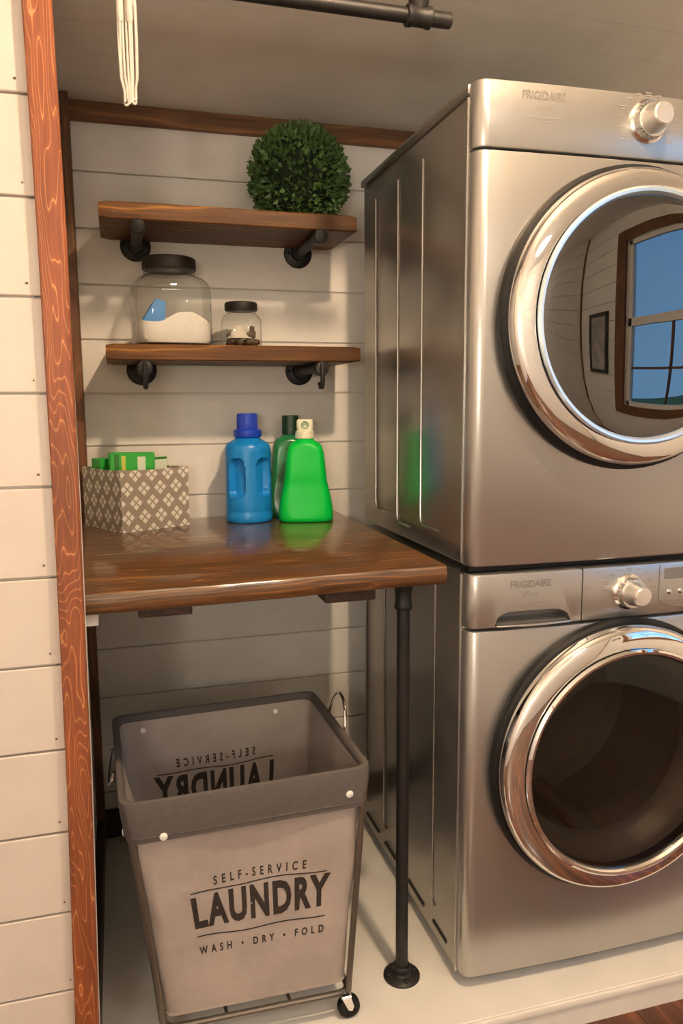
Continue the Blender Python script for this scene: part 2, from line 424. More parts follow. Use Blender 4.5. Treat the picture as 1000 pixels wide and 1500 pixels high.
struct(MB().box(RX1-.018, RX1, RY0, RY0+.02, FZ, RZ).build('trim_7', DARKWOOD_V))                      # corner trim strips of the room
struct(MB().box(RX0, RX0+.018, RY0, RY0+.02, FZ, RZ).build('trim_8', DARKWOOD_V))
struct(MB().box(RX1+.3, 30, -25, 20, -.9, -.6).build('ground', GRASS))
pf = thing('picture_frame', 'black framed picture on the shiplap wall, mirrored in the dryer glass', 'picture', (RX1, -2.98, 1.52))
b = MB()
for (a, c, d, e) in ((-.17, -.14, -.25, .25), (.14, .17, -.25, .25), (-.14, .14, -.25, -.22), (-.14, .14, .22, .25)):
    b.box(-.025, 0, a, c, d, e, .002)
b.build('frame', BLACKFRAME, pf)
MB().box(-.012, -.002, -.14, .14, -.22, .22).build('print', PAPER, pf)
lamp = thing('overhead_light', 'bare bulb lamp on the room ceiling in front of the alcove', 'lamp', (LAMP_POS[0], LAMP_POS[1], RZ))
MB().lathe([(.06, 0), (.06, -.012), (.03, -.028), (.022, -.05)], seg=28).build('base', LAMPMETAL, lamp)
bz = LAMP_POS[2]-RZ
MB().lathe([(LAMP_RADIUS*math.sin(PI*k/14)+1e-4, bz-LAMP_RADIUS*math.cos(PI*k/14)) for k in range(15)], seg=24).build('bulb', BULB, lamp)

FILL_OPAL = plain('fill_dome_glow', (.9, .87, .82), emit=(FILL_COLOR, 1.))
FILL_OPAL.node_tree.nodes['Principled BSDF'].inputs['Emission Strength'].default_value = FILL_RADIANCE
ceiling_fill = thing('overhead_light', 'added round opal fill light on the room ceiling behind the camera', 'lamp', (FILL_POS[0], FILL_POS[1], RZ))
MB().lathe([(FILL_RADIUS+.012, 0), (FILL_RADIUS+.012, -.018), (FILL_RADIUS, -.020)], seg=36).build('base', LAMPMETAL, ceiling_fill)
MB().lathe([(FILL_RADIUS, -.020)] + [(max(.0005, FILL_RADIUS*math.cos(PI/2*k/8)), -.020-.055*math.sin(PI/2*k/8)) for k in range(1, 9)], seg=36, cap0=False).build('fill_dome', FILL_OPAL, ceiling_fill)

FILL_GLOBE = plain('fill_globe_glow', (.9, .87, .82), emit=(FILL_COLOR, FILL_GLOBE_RADIANCE))
globe_fill = thing('added_fill_globe', 'added fill light with a round opal globe on a pole standing behind the camera', 'lamp', (FILL_GLOBE_POS[0], FILL_GLOBE_POS[1], FZ))
MB().lathe([(.14, 0), (.14, .012), (.02, .022), (.012, .03)], seg=32).build('base', LAMPMETAL, globe_fill)
gz = FILL_GLOBE_POS[2]-FZ
MB().cyl((0, 0, .02), (0, 0, gz-FILL_GLOBE_RADIUS+.004), .010).build('pole', LAMPMETAL, globe_fill)
MB().lathe([(max(.001, FILL_GLOBE_RADIUS*math.sin(PI*k/16)), gz-FILL_GLOBE_RADIUS*math.cos(PI*k/16)) for k in range(17)], seg=32).build('globe', FILL_GLOBE, globe_fill)

# ------------------------------------------------------------------ washer and dryer
W, DEP = .686, .6485
def plan(off=0.):
    """front panel outline in plan: rounded corners, slightly bowed; from left-back to right-back"""
    pts = []
    R = .026
    def bow(x): return -.034 - .010*(1-((x-W/2)/(W/2))**2)
    yl = bow(R)
    for k in range(9):
        a = PI + (PI/2)*k/8
        pts.append((R + (R-off)*math.cos(a) , yl+R + (R-off)*math.sin(a)))
    for k in range(1, 12):
        x = R + (W-2*R)*k/12; pts.append((x, bow(x)+off))
    for k in range(9):
        a = 1.5*PI + (PI/2)*k/8
        pts.append((W-R + (R-off)*math.cos(a), yl+R + (R-off)*math.sin(a)))
    return [(off, -.0015)] + pts + [(W-off, -.0015)]
def bow(x): return -.034 - .010*(1-((x-W/2)/(W/2))**2)
def panel(z0, z1, bt=.004, bb=.004, x0=None, x1=None, drop=0.):
    """solid front panel slice between two heights with rounded top and bottom edges"""
    b = MB()
    seq = [(z0, bb), (z0+bb*.3, bb*.3), (z0+bb, 0), (z1-bt, 0), (z1-bt*.3, bt*.3), (z1, bt)]
    rings = []
    for z, o in seq:
        pl = plan(o)
        if x0 is not None:
            xa = x0+o*.6 if x0 > .01 else -1; xb = x1-o*.6 if x1 < W-.01 else 9
            lo = [p for p in pl if xa < p[0] < xb]
            if xa > 0: lo = [(xa, -.0015), (xa, bow(xa)+o)] + lo
            if xb < W: lo = lo + [(xb, bow(xb)+o), (xb, -.0015)]
            pl = lo
        rings.append([(x, y, z) for x, y in pl])
    m = min(len(r) for r in rings)
    if any(len(r) != m for r in rings): rings = [rings[i] for i in range(len(rings)) if len(rings[i]) == m]
    return b.rings(rings)
def cut(o, cutter):
    """boolean difference, baked into the mesh"""
    md = o.modifiers.new('cut', 'BOOLEAN'); md.object = cutter; md.operation = 'DIFFERENCE'; md.solver = 'EXACT'
    bpy.context.view_layer.update()
    me = bpy.data.meshes.new_from_object(o.evaluated_get(bpy.context.evaluated_depsgraph_get()))
    o.modifiers.remove(md); o.data = me
    me.shade_smooth(); me.set_sharp_from_angle(angle=.5)
    bpy.data.objects.remove(cutter)
def cabinet(root, z0, z1, slots):
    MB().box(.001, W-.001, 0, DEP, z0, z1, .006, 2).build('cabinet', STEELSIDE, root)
    # embossed lines on the visible side: raised beads that turn forward at the bottom
    for y, za, zb, turn in slots:
        pts = [(0, y, za), (0, y, zb+.02), (0, y-.004, zb+.006), (0, y-.016, zb)] + ([(0, y-turn, zb)] if turn else [])
        MB().tube(pts, .0022, 8).build('embossed_line', STEELSIDE, root)
    MB().box(-.0025, .004, -.001, .006, z0+.004, z1-.004, .001).build('front_flange', STEEL, root)
def dial(root, x, z, r, cap):
    y = bow(x)
    k = MB().lathe([(r*1.12, 0), (r*1.12, .004), (r*.98, .008), (r*.94, .018), (r*.90, .021)], (x, y+.001, z), (0, -1, 0), 40).build('dial', KNOBCHROME, root)
    MB().lathe([(r*.80, .018), (r*.74, .030), (r*.62, .045), (r*.60, .050), (r*.52, .053), (.001, .0535)], (x, y+.001, z), (0, -1, 0), 36).build('knob', KNOBCHROME if cap is None else cap, k)
    for j in range(24):
        a = 2*PI*j/24
        MB().cyl((x+r*.97*math.cos(a), y-.004, z+r*.97*math.sin(a)), (x+r*.90*math.cos(a), y-.019, z+r*.90*math.sin(a)), .0016, seg=6).build('grip_rib', KNOBCHROME, k)
    marks = MB()
    for j in range(13):
        a = math.radians(-35 + 250*j/12)
        if 70 < math.degrees(a) < 110 and j % 2: continue
        px, pz = x + (r*1.12+.016)*math.cos(a)*1.12, z + (r*1.12+.012)*math.sin(a)
        for q in range(1 if j % 3 else 2):
            bars(marks, px-.0065, px+.0065, pz-.0009-q*.0045, pz+.0009-q*.0045)
    marks.build('dial_marking', FAINT, root)
def bars(b, x0, x1, z0, z1):
    b.bm.faces.new([b.bm.verts.new((x, bow(x)-.0006, z)) for x, z in ((x0, z0), (x1, z0), (x1, z1), (x0, z1))])
def brand(root, x, zt):
    y = bow(x)-.0006
    place_text(text_mesh('FRIGIDAIRE', .0205, .0004, .80, 1.08), lambda u, v: (x+u, bow(x+u)-.0008, zt+v), PRINT, 'brand_lettering', root)
    place_text(text_mesh('affinity', .0150, -.0001, .95, 1.0), lambda u, v: (x+u+v*.25, bow(x+u+v*.25)-.0008, zt-.020+v), FAINT, 'script_lettering', root)
    b = MB()
    for xa, xb, z in ((x-.036, x+.036, zt-.039), (x-.019, x+.019, zt-.046)):
        xx = xa
        while xx < xb-.002:
            w = random.uniform(.003, .008); bars(b, xx, min(xx+w, xb), z-.0006, z+.0006); xx += w+.0015
    b.build('small_print', FAINT, root)
def door(root, cx, cz, R, glassmat, tilt):
    y0 = -.042
    o = (cx, y0, cz); ax = (0, -1, 0)
    d = MB().lathe([(R-.005, -.004), (R+.008, .002), (R+.0105, .010), (R+.009, .019), (R+.003, .024), (R-.008, .025)], o, ax, 96, False, False).build('door', BLACK, root)
    ri = R*.815
    MB().lathe([(R-.003, .016), (R+.001, .024), (R-.0005, .036), (R-.003, .044), (R-.007, .0495), (R-.012, .0525), (R-.018, .0542), (ri+.020, .0580), (ri+.010, .0584)], o, ax, 128, False, False).build('chrome_ring', CHROME, d)
    MB().lathe([(ri+.010, .062), (ri+.010, .066), (ri+.006, .069), (ri+.001, .068), (ri-.003, .063), (ri-.004, .056)], o, ax, 128, False, False).build('inner_rim', CHROME if tilt else CLEARRIM, d)
    g = [(ri+.002, .058)] + [((ri-.002)*math.cos(a), (.058)+.010*math.sin(a)) for a in [PI/2*k/12 for k in range(1, 12)]] + [(.0005, .068)]
    MB().lathe(g, o, ax, 96, False, True).build('door_glass', glassmat, d)
    # drum seen through the smoked glass
    dr = [(ri, .03), (ri*.98, .0), (ri*.90, -.02), (ri*.88, -.05), (ri*1.0, -.06), (ri*1.0, -.30), (ri*.9, -.33), (ri*.55, -.34), (ri*.5, -.32), (ri*.2, -.31), (.001, -.31)]
    dm = MB().lathe(dr, o, ax, 64, False, True).build('drum', DRUM, d)
    for k in range(3):
        a = 2*PI*k/3 + .5
        MB().cyl((cx+ri*.97*math.cos(a), y0+.06, cz+ri*.97*math.sin(a)), (cx+ri*.97*math.cos(a), y0+.30, cz+ri*.97*math.sin(a)), .03, .022, seg=12).build('drum_baffle', DRUM, dm)
    return d
CLEARRIM = plain('pale_clear_rim', (.62, .72, .80), rough=.12, metal=.55)

# --- washer
wash = thing('washing_machine', 'silver front loading washing machine on the white floor under the dryer', 'washing machine')
WH = .912
cabinet(wash, .022, WH-.004, [(.631, .86, .10, 0), (.476, .86, .10, 0), (.135, .86, .10, 0)])
fp = panel(.026, .792, .004, .012).build('front_panel', STEEL, wash)
WCX, WCZ, WR = .3435, .5015, .2885
cut(fp, MB().cyl((WCX, -.2, WCZ), (WCX, .1, WCZ), WR*.81, seg=64).build('cutter', STEEL))
cab = [c for c in wash.children if c.name.startswith('cabinet')][0]
cut(cab, MB().cyl((WCX, -.2, WCZ), (WCX, .34, WCZ), WR*.83, seg=64).build('cutter', STEEL))
dr_ = panel(.797, WH-.003, .006, .004, 0, .2490).build('detergent_drawer', STEEL, wash)
# scooped handle in the drawer
def scoop_cut(zb, zt, xa, xb):
    b = MB()
    n = 24; out = []
    for k in range(n+1):
        t = k/n; x = xa+(xb-xa)*t
        s = min(1, min(t/.22, (1-t)/.26)); h = (1-(1-s)**2)**.5
        out.append((x, h))
    lo = [(x, zb) for x, h in out]; hi = [(x, zb+.0005+(zt-zb)*h) for x, h in reversed(out)]
    ring = lo + hi
    b.rings([[(x, -.09, z) for x, z in ring], [(x, -.004, z) for x, z in ring]])
    return b.build('cutter', STEEL)
cut(dr_, scoop_cut(.8015, .829, .056, .226))
MB().rings([[(x, y, z) for x, z in ((.062, .8035), (.221, .8035), (.200, .8285), (.080, .8285))] for y in (-.0085, -.0048)]).build('recess_shade', LCD, dr_)  # dark plate set in to darken the recess like deep shade
MB().rings([[(.060, y, z), (.222, y, z), (.222, y+.001, z-.0015), (.060, y+.001, z-.0015)] for y, z in ((-.038, .8035), (-.010, .8115))]).build('recess_floor', STEEL, dr_)
lip = []
for k in range(17):
    t = k/16; x = .060 + .164*t; lip.append((x, bow(x)-.001-.004*math.sin(PI*t), .8005))
MB().tube(lip, .0026, 8).build('handle_lip', STEEL, dr_)
cons = panel(.797, WH-.003, .006, .004, .2515, W).build('control_panel', STEEL, wash)
brand(wash, .133, .884)
dial(wash, .360, .853, .0335, KNOBFACE)
# display panel outline, display and buttons
b = MB()
def yb(x): return bow(x)-.0008
ol = [(.436, .905), (.436, .832), (.440, .824), (.452, .818), (.50, .808), (.56, .806), (.60, .815), (.608, .83), (.608, .905)]
b.tube([(x, yb(x)+.0006, z) for x, z in ol], .0012, 6)
b.build('display_outline', PRINT, cons)
MB().box(.447, .520, bow(.48)-.0012, bow(.48)+.004, .873, .897, .001).build('display', LCD, cons)
for k, (x, z) in enumerate(((.462, .845), (.490, .845), (.520, .845), (.548, .845))):
    MB().lathe([(.006, 0), (.006, .003), (.004, .0045), (.0005, .0047)], (x, bow(x)+.001, z), (0, -1, 0), 16).build('button', KNOBCHROME, cons)
    MB().box(x-.008, x+.008, bow(x)-.0008, bow(x)+.002, z-.0165, z-.0145).build('button_marking', FAINT, cons)
door(wash, WCX, WCZ, WR, DOORGLASS2, True)
sl = MB()
for ya, yb_ in ((.630, .522), (.468, .384), (.292, .186), (.130, .052)):
    s = MB(); s.box(-.0012, .002, yb_, ya, .052, .060, .0008); s.build('side_slot', DARKGAP, wash)
for fx, fy in ((.05, .04), (W-.05, .04), (.05, DEP-.05), (W-.05, DEP-.05)):
    MB().lathe([(.020, 0), (.020, .012), (.010, .013), (.010, .026)], (fx, fy, 0), seg=16).build('foot', BLACK, wash)

# --- dryer
DZ = .9135
dry = thing('clothes_dryer', 'silver clothes dryer stacked on top of the washing machine', 'dryer', (0, 0, DZ))
DH = 1.832-DZ
cabinet(dry, .010, DH-.020, [(.543, .845, .055, .075), (.380, .848, .043, .085), (.226, .850, .060, .105)])
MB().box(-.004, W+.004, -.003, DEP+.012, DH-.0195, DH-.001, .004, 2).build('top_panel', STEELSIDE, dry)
DCX, DCZ, DR = .336, 1.4045-DZ, .2835
fp = panel(.010, 1.7085-DZ, .004, .006).build('front_panel', STEEL, dry)
cut(fp, MB().cyl((DCX, -.2, DCZ), (DCX, .1, DCZ), DR*.81, seg=64).build('cutter', STEEL))
cab = [c for c in dry.children if c.name.startswith('cabinet')][0]
cut(cab, MB().cyl((DCX, -.2, DCZ), (DCX, .34, DCZ), DR*.83, seg=64).build('cutter', STEEL))
panel(1.7125-DZ, DH, .007, .004).build('control_panel', STEEL, dry)
brand(dry, .133, 1.808-DZ)
dial(dry, .355, 1.781-DZ, .036, KNOBFACE)
door(dry, DCX, DCZ, DR, DOORGLASS, False)
MB().box(.004, W-.004, -.022, .03, 0, .010).build('stacking_gap_strip', BLACK, dry)  # solid black strip standing in for the dark gap under the dryer

# ------------------------------------------------------------------ countertop, battens, ledger, leg
ZT, ZB_ = .932, .895
ct = thing('countertop', 'thick glossy brown wooden countertop beside the stacked machines', 'countertop', (-.39, .38, ZB_))
def L(p): return (p[0]+.39, p[1]-.38, p[2]-ZB_)
b = MB()
front = []
n = 40
for k in range(n+1):
    t = k/n; x = -.7555 + (.7555-.047)*t
    y = -.072 + .040*t + .0022*math.sin(9*t+1) + .0012*math.sin(31*t)
    front.append((x, y))
rings = []
for dz, dy in ((0, .004), (.003, .0012), (.010, 0), (.020, -.001), (.030, .0003), (.0345, .0025), (ZT-ZB_, .0065)):
    rings.append([L((x, y+dy, ZB_+dz)) for x, y in front] + [L((-.045, YB-.002, ZB_+dz)), L((-.7555, YB-.062, ZB_+dz))])
b.rings(rings)
b.build('top_slab', COUNTERWOOD, ct)
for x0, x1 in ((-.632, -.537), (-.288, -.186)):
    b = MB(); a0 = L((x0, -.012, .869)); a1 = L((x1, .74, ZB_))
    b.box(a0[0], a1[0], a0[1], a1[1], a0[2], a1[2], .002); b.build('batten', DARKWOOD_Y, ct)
lg = MB().box(0, .058, 0, .80, 0, .0215, .0015).build('ledger_strip', WHITE, None, (XL, -.055, .8728))
tag(lg, 'short white painted ledger block under the left end of the countertop', 'ledger')

leg = thing('pipe_stand', 'black iron pipe leg holding up the countertop next to the washing machine', 'table leg', (-.106, .050, 0))
def flange(name, parent, o, ax, R=.039, bolts=True):
    f = MB().lathe([(R, 0), (R, .004), (R*.92, .007), (R*.56, .010), (R*.50, .013), (R*.48, .026), (R*.44, .028), (R*.30, .028)], o, ax, 32).build(name, IRON, parent)
    if bolts:
        A = Vector(ax).normalized(); u = A.orthogonal().normalized(); w = A.cross(u)
        for k in range(4):
            a = PI/4 + k*PI/2; c = Vector(o) + u*(R*.74*math.cos(a)) + w*(R*.74*math.sin(a))
            MB().lathe([(.0050, .005), (.0050, .0105), (.003, .012), (.0005, .0122)], c, ax, 10).build('screw', IRON, f)
    return f
flange('floor_flange', leg, (0, 0, 0), (0, 0, 1), .040)
MB().cyl((0, 0, .020), (0, 0, .868), .0134, seg=24).build('pipe', IRON, leg)
MB().lathe([(.0165, .828), (.0185, .831), (.0185, .838), (.0168, .841), (.0168, .866), (.0178, .869)], seg=24).build('coupling', IRON, leg)
flange('top_flange', leg, (0, 0, ZB_-.0005), (0, 0, -1), .038, False)

# ------------------------------------------------------------------ shelves and pipe brackets
SY0, SY1 = .565, YB-.001
def shelf(label, x0, x1, z0, z1, sl):
    b = MB(); w = (x1-x0); n = 30; rings = []
    for k in range(n+1):
        t = k/n; x = -w/2 + w*t; e = .0012*math.sin(7*t+z0*9) + .0008*math.sin(23*t)
        i = .003 if k in (0, n) else 0
        a, c = -(SY1-SY0)/2, (SY1-SY0)/2; h = z1-z0
        dz = sl*(t-.5)
        rings.append([(x, a+.003+e+i, i+dz), (x, a+e+i, .003+dz+i), (x, a+e+i, h-.003+dz-i), (x, a+.003+e+i, h+dz-i), (x, c-i, h+dz-i), (x, c-i, i+dz)])
    o = b.rings(rings).build('wall_shelf', SHELFWOOD, None, ((x0+x1)/2, (SY0+SY1)/2, z0))
    return tag(o, label, 'shelf')
US = (1.680, 1.720); LS = (1.3535, 1.3925)
shelf('upper wooden wall shelf holding the round green topiary', -.674, -.043, *US, 0.)
shelf('lower wooden wall shelf holding the two glass jars', -.672, -.034, *LS, 0.)
def bracket(x, ztop, label, hook):
    z = ztop-.0139
    t = thing('pipe_bracket', label, 'bracket', (x, YB-.0005, z))
    flange('wall_flange', t, (0, 0, 0), (0, -1, 0), .040)
    MB().cyl((0, -.012, 0), (0, -.246, 0), .0134, seg=22).build('pipe', IRON, t)
    MB().lathe([(.0165, .238), (.0185, .241), (.0185, .262), (.0160, .268), (.010, .270), (.0005, .2705)], (0, 0, -.004 if hook else -.003), (0, -1, 0), 24).build('end_cap', IRON, t)
    if hook:
        pts = [(0, -.250, -.010)] + [(0, -.250 - .0, -.020)] + [(.0, -.262+.012*math.cos(a), -.034-.012*math.sin(a)) for a in [PI*k/8 for k in range(0, 9)]]
        MB().tube([(0, -.262, .012), (0, -.2715, .0), (0, -.272, -.016), (0, -.270, -.040), (0, -.262, -.051), (0, -.250, -.051), (0, -.243, -.040)], .0062, 8).build('hook', IRON, t)
    return t
bracket(-.586, US[0], 'black pipe bracket under the left end of the upper shelf', False)
bracket(-.142, US[0], 'black pipe bracket under the right end of the upper shelf', False)
bracket(-.583, LS[0], 'black pipe bracket with hook under the left end of the lower shelf', True)
bracket(-.143, LS[0], 'black pipe bracket with hook under the right end of the lower shelf', True)

# ------------------------------------------------------------------ hanging rod and cord
rod = thing('hanging_rod', 'black iron pipe hanging rod under the ceiling at the top edge', 'rod', (-.017, .05, 1.958))
MB().cyl((-.735, 0, 0), (-.088, 0, 0), .0134, seg=24).build('pipe', IRON, rod)
MB().cyl((-.045, 0, 0), (0, 0, 0), .0140, seg=24, bev=.002).build('end_nipple', IRON, rod)
b = MB()
b.lathe([(.0168, -.090), (.0192, -.088), (.0192, -.080), (.0175, -.077), (.0175, -.052), (.0192, -.049), (.0192, -.042), (.0168, -.040)], (0, 0, 0), (1, 0, 0), 24)
b.lathe([(.0150, .010), (.0175, .018), (.0192, .026), (.0192, .034), (.0168, .036)], (-.064, 0, 0), (0, 0, 1), 24)
b.build('tee_fitting', IRON, rod)
ztop = zc(.05)-1.958
MB().cyl((-.064, 0, .03), (-.064, 0, ztop-.012), .0134, seg=24).build('riser_pipe', IRON, rod)
flange('ceiling_flange', rod, (-.064, 0, ztop-.0005), (0, 0, -1), .039, False)
flange('wall_flange', rod, (-.7395, 0, 0), (1, 0, 0), .039, False)

cd = thing('looped_cord', 'bunch of pale looped cord hanging from the black rod', 'cord', (-.606, .05, 1.972))
for k, (xa, xb, zb) in enumerate(((-.0135, -.003, -.224), (-.008, .0035, -.219), (.001, .009, -.221), (-.0115, .010, -.216))):
    pts = []
    zl = zb-.0
    for j in range(13):
        t = j/12; pts.append((xa*(1+.25*math.sin(PI*t)) if t < .9 else xa*.8, -.0175+.002*math.sin(5*t+k), zl + (0-zl)*(1-t) if False else -.002 + (zl+.006)*t))
    for a in [PI*q/6 for q in range(1, 6)]:
        pts.append(((xa+xb)/2 - (xb-xa)/2*.7*math.cos(a), -.0165, zl+.006-.006*math.sin(a)))
    for j in range(13):
        t = 1-j/12; pts.append((xb*(1+.25*math.sin(PI*t)) if t < .9 else xb*.8, -.0155+.002*math.cos(4*t+k), -.002 + (zl+.006)*t))
    # over the rod
    over = [(xb, -.0168*math.cos(a), -.014+.0168*math.sin(a)) for a in [PI*q/8 for q in range(1, 9)]]
    pts += over + [(xb, .0165, -.05)]
    MB().tube(pts, .0021, 8).build('cord_strand', CORD, cd)
for x, z0 in ((-.013, -.052), (.002, -.052)):
    MB().lathe([(.0042, 0), (.0058, -.004), (.0058, -.036), (.0040, -.042)], (x, -.0175, z0), seg=14).build('cord_sleeve', CORD, cd)

# ------------------------------------------------------------------ on the upper shelf: topiary
tp = thing('topiary_ball', 'round clipped green boxwood topiary on the upper shelf', 'topiary', (-.166, .685, US[1]))
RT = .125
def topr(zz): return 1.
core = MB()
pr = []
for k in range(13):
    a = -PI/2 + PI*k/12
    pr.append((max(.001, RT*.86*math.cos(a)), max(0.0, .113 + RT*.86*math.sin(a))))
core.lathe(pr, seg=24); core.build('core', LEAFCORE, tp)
bm = bmesh.new()
rnd = random.Random(3)
for i in range(3000):
    u = rnd.uniform(-1, 1); ph = rnd.uniform(0, 2*PI); s = math.sqrt(1-u*u)
    d = Vector((s*math.cos(ph), s*math.sin(ph), u))
    rad = RT*rnd.uniform(.82, 1.03)
    c = d*rad + Vector((0, 0, .113))
    if c.z < .003: 
        if c.z < -.03: continue
        c.z = rnd.uniform(.004, .02)
    if c.y > .118: c.y = .118
    ax = (d + Vector((rnd.uniform(-.7, .7), rnd.uniform(-.7, .7), rnd.uniform(-.2, .9)))).normalized()
    sd = ax.cross(Vector((rnd.uniform(-1, 1), rnd.uniform(-1, 1), rnd.uniform(-1, 1)))).normalized(); nn = ax.cross(sd)
    Ln = rnd.uniform(.013, .020); w = Ln*.36
    P = [c, c+ax*Ln*.45+sd*w+nn*w*.25, c+ax*Ln, c+ax*Ln*.45-sd*w+nn*w*.25, c+ax*Ln*.5-nn*w*.15]
    if min(p.z for p in P) < .001: 
        for p in P: p.z = max(p.z, .001)
    v = [bm.verts.new(p) for p in P]
    for a, b_ in ((0, 1), (1, 2), (2, 3), (3, 0)): bm.faces.new((v[a], v[b_], v[4]))
me = bpy.data.meshes.new('foliage'); bm.to_mesh(me); bm.free()
link('foliage', me, LEAF, tp, None, 'stuff')

# ------------------------------------------------------------------ on the lower shelf: jars
def sq_ring(a, z, ex, n=48, k=1.):
    out = []
    for i in range(n):
        t = 2*PI*i/n; c, s = math.cos(t), math.sin(t)
        out.append((a*math.copysign(abs(c)**(2/ex), c), k*a*math.copysign(abs(s)**(2/ex), s), z))
    return out
JZ = LS[1]+.0005
jar = thing('glass_jar', 'large clear glass jar of white powder on the lower shelf', 'jar', (-.5085, .690, JZ), .12)
prof = [(.080, .001, 4), (.091, .004, 4.5), (.0955, .012, 4.5), (.0955, .130, 4.5), (.094, .148, 4.2), (.089, .161, 3.6), (.080, .170, 3.), (.068, .176, 2.4), (.064, .180, 2.), (.064, .200, 2.)]
MB().rings([sq_ring(a, z, e) for a, z, e in prof], True, False).build('jar_glass', JARGLASS, jar)
MB().lathe([(.0655, .183), (.0655, .186), (.0640, .188)], seg=40, cap0=False, cap1=False).build('neck_bead', JARGLASS, jar)
MB().lathe([(.0655, .192), (.0675, .193), (.0680, .198), (.0680, .216), (.0665, .221), (.062, .2235), (.001, .224)], seg=48).build('lid', LIDMAT, jar)
bm = MB()
rings = [sq_ring(a, z, 4.5) for a, z in ((.076, .005), (.088, .007), (.092, .014))]
def ph(x, y): return .060 + .021*math.exp(-((x-.014)**2)/.0018)*(1 if y < 0 else max(.3, 1-y*9)) + .006*math.sin(x*40) + .003*math.cos(y*55) - .022*math.exp(-((x+.040)**2+(y+.036)**2)/.0011)
top = [(x, y, ph(x, y)) for x, y, _ in sq_ring(.092, 0, 4.5)]
rings.append(top)
for f in (.93, .85, .75, .65, .55, .45, .35, .25, .16, .08): rings.append([(x*f, y*f, ph(x*f, y*f)) for x, y, _ in sq_ring(.092, 0, 4.5)])
bm.rings(rings)
pw = bm.build('powder_heap', POWDER, None, (-.5085, .690, JZ), kind='stuff'); pw.rotation_euler = (0, 0, .12)
tag(pw, 'white washing powder filling the bottom of the large jar', 'powder')
sc_ = thing('powder_scoop', 'blue plastic scoop standing in the powder of the large jar', 'scoop', (-.545, .650, JZ+.086))
sc_.rotation_euler = (.2, .30, .1)
b = MB(); outer = [(-.028, -.019), (.028, -.019), (.028, .019), (-.028, .019)]
b.rings([[(x, y, -.030) for x, y in outer], [(x*.45, y*.70, .030) for x, y in outer], [(x*.34, y*.58, .027) for x, y in outer], [(x*.90, y*.88, -.030) for x, y in outer]])
b.build('scoop_cup', BLUESCOOP, sc_)
MB().box(.016, .040, -.006, .006, -.026, -.021, .001).build('scoop_handle', BLUESCOOP, sc_)

SJX = -.327
sj = thing('glass_jar', 'small clear glass jar with dark bits on the lower shelf', 'jar', (SJX, .685, JZ), -.1)
prof = [(.044, .001, 3.4), (.049, .004, 3.6), (.0525, .010, 3.6), (.0525, .064, 3.6), (.051, .074, 3.3), (.046, .082, 2.8), (.041, .087, 2.2), (.039, .090, 2.), (.039, .102, 2.)]
MB().rings([sq_ring(a, z, e, 40) for a, z, e in prof], True, False).build('jar_glass', JARGLASS, sj)
MB().lathe([(.0400, .096), (.0425, .097), (.0430, .101), (.0430, .113), (.0415, .117), (.038, .1185), (.001, .119)], seg=40).build('lid', LIDMAT, sj)
rnd = random.Random(11)
spots = [(-.031, -.026), (-.010, -.030), (.012, -.030), (.032, -.026), (.032, .000), (.010, -.004), (-.012, -.004), (-.033, .000), (-.022, .024), (.0, .022), (.022, .024), (-.024, -.018), (.014, -.020), (.026, .008), (-.028, .010)]
bit0 = None
for i, (x, y) in enumerate(spots):
    if bit0 is None:
        b = MB(); b.lathe([(.002, 0), (.010, .002), (.0125, .008), (.009, .015), (.002, .017)], seg=9, sx=1.0, sy=.75)
        for v in b.bm.verts: v.co += Vector((rnd.uniform(-.0015, .0015), rnd.uniform(-.0015, .0015), rnd.uniform(-.0005, .001)))
        o = bit0 = b.build('wood_nugget', DARKBITS)
    else:
        o = bit0.copy(); C.objects.link(o)
    o.location = (SJX+x, .685+y, JZ+.0055 if i < 11 else JZ+.0235); o.rotation_euler = (0, 0, rnd.uniform(0, 6))
    tag(o, 'small dark brown nugget lying inside the small glass jar', 'nugget', 'dark nuggets in the small jar')
b = MB(); ringsC = []
for k in range(7):
    t = k/6; a = .027*(1-t)**.7+.003; ringsC.append([(a*math.cos(2*PI*i/14)*(1+.18*math.sin(3*i+k)), .7*a*math.sin(2*PI*i/14)*(1+.15*math.cos(2*i+k)), .034*t) for i in range(14)])
cw = b.rings(ringsC).build('cloth_wad', PALEBITS, None, (SJX-.008, .668, JZ+.0245))
tag(cw, 'pale crumpled cloth wad lying on the nuggets inside the small jar', 'cloth')
sp = MB().lathe([(.004, 0), (.009, .004), (.010, .016), (.006, .024), (.007, .030), (.001, .034)], seg=10).build('wooden_peg', DARKBITS, None, (SJX+.026, .672, JZ+.0245))
tag(sp, 'upright dark wooden peg at the right inside the small jar', 'peg')

# ------------------------------------------------------------------ on the countertop
CZ = ZT+.0005
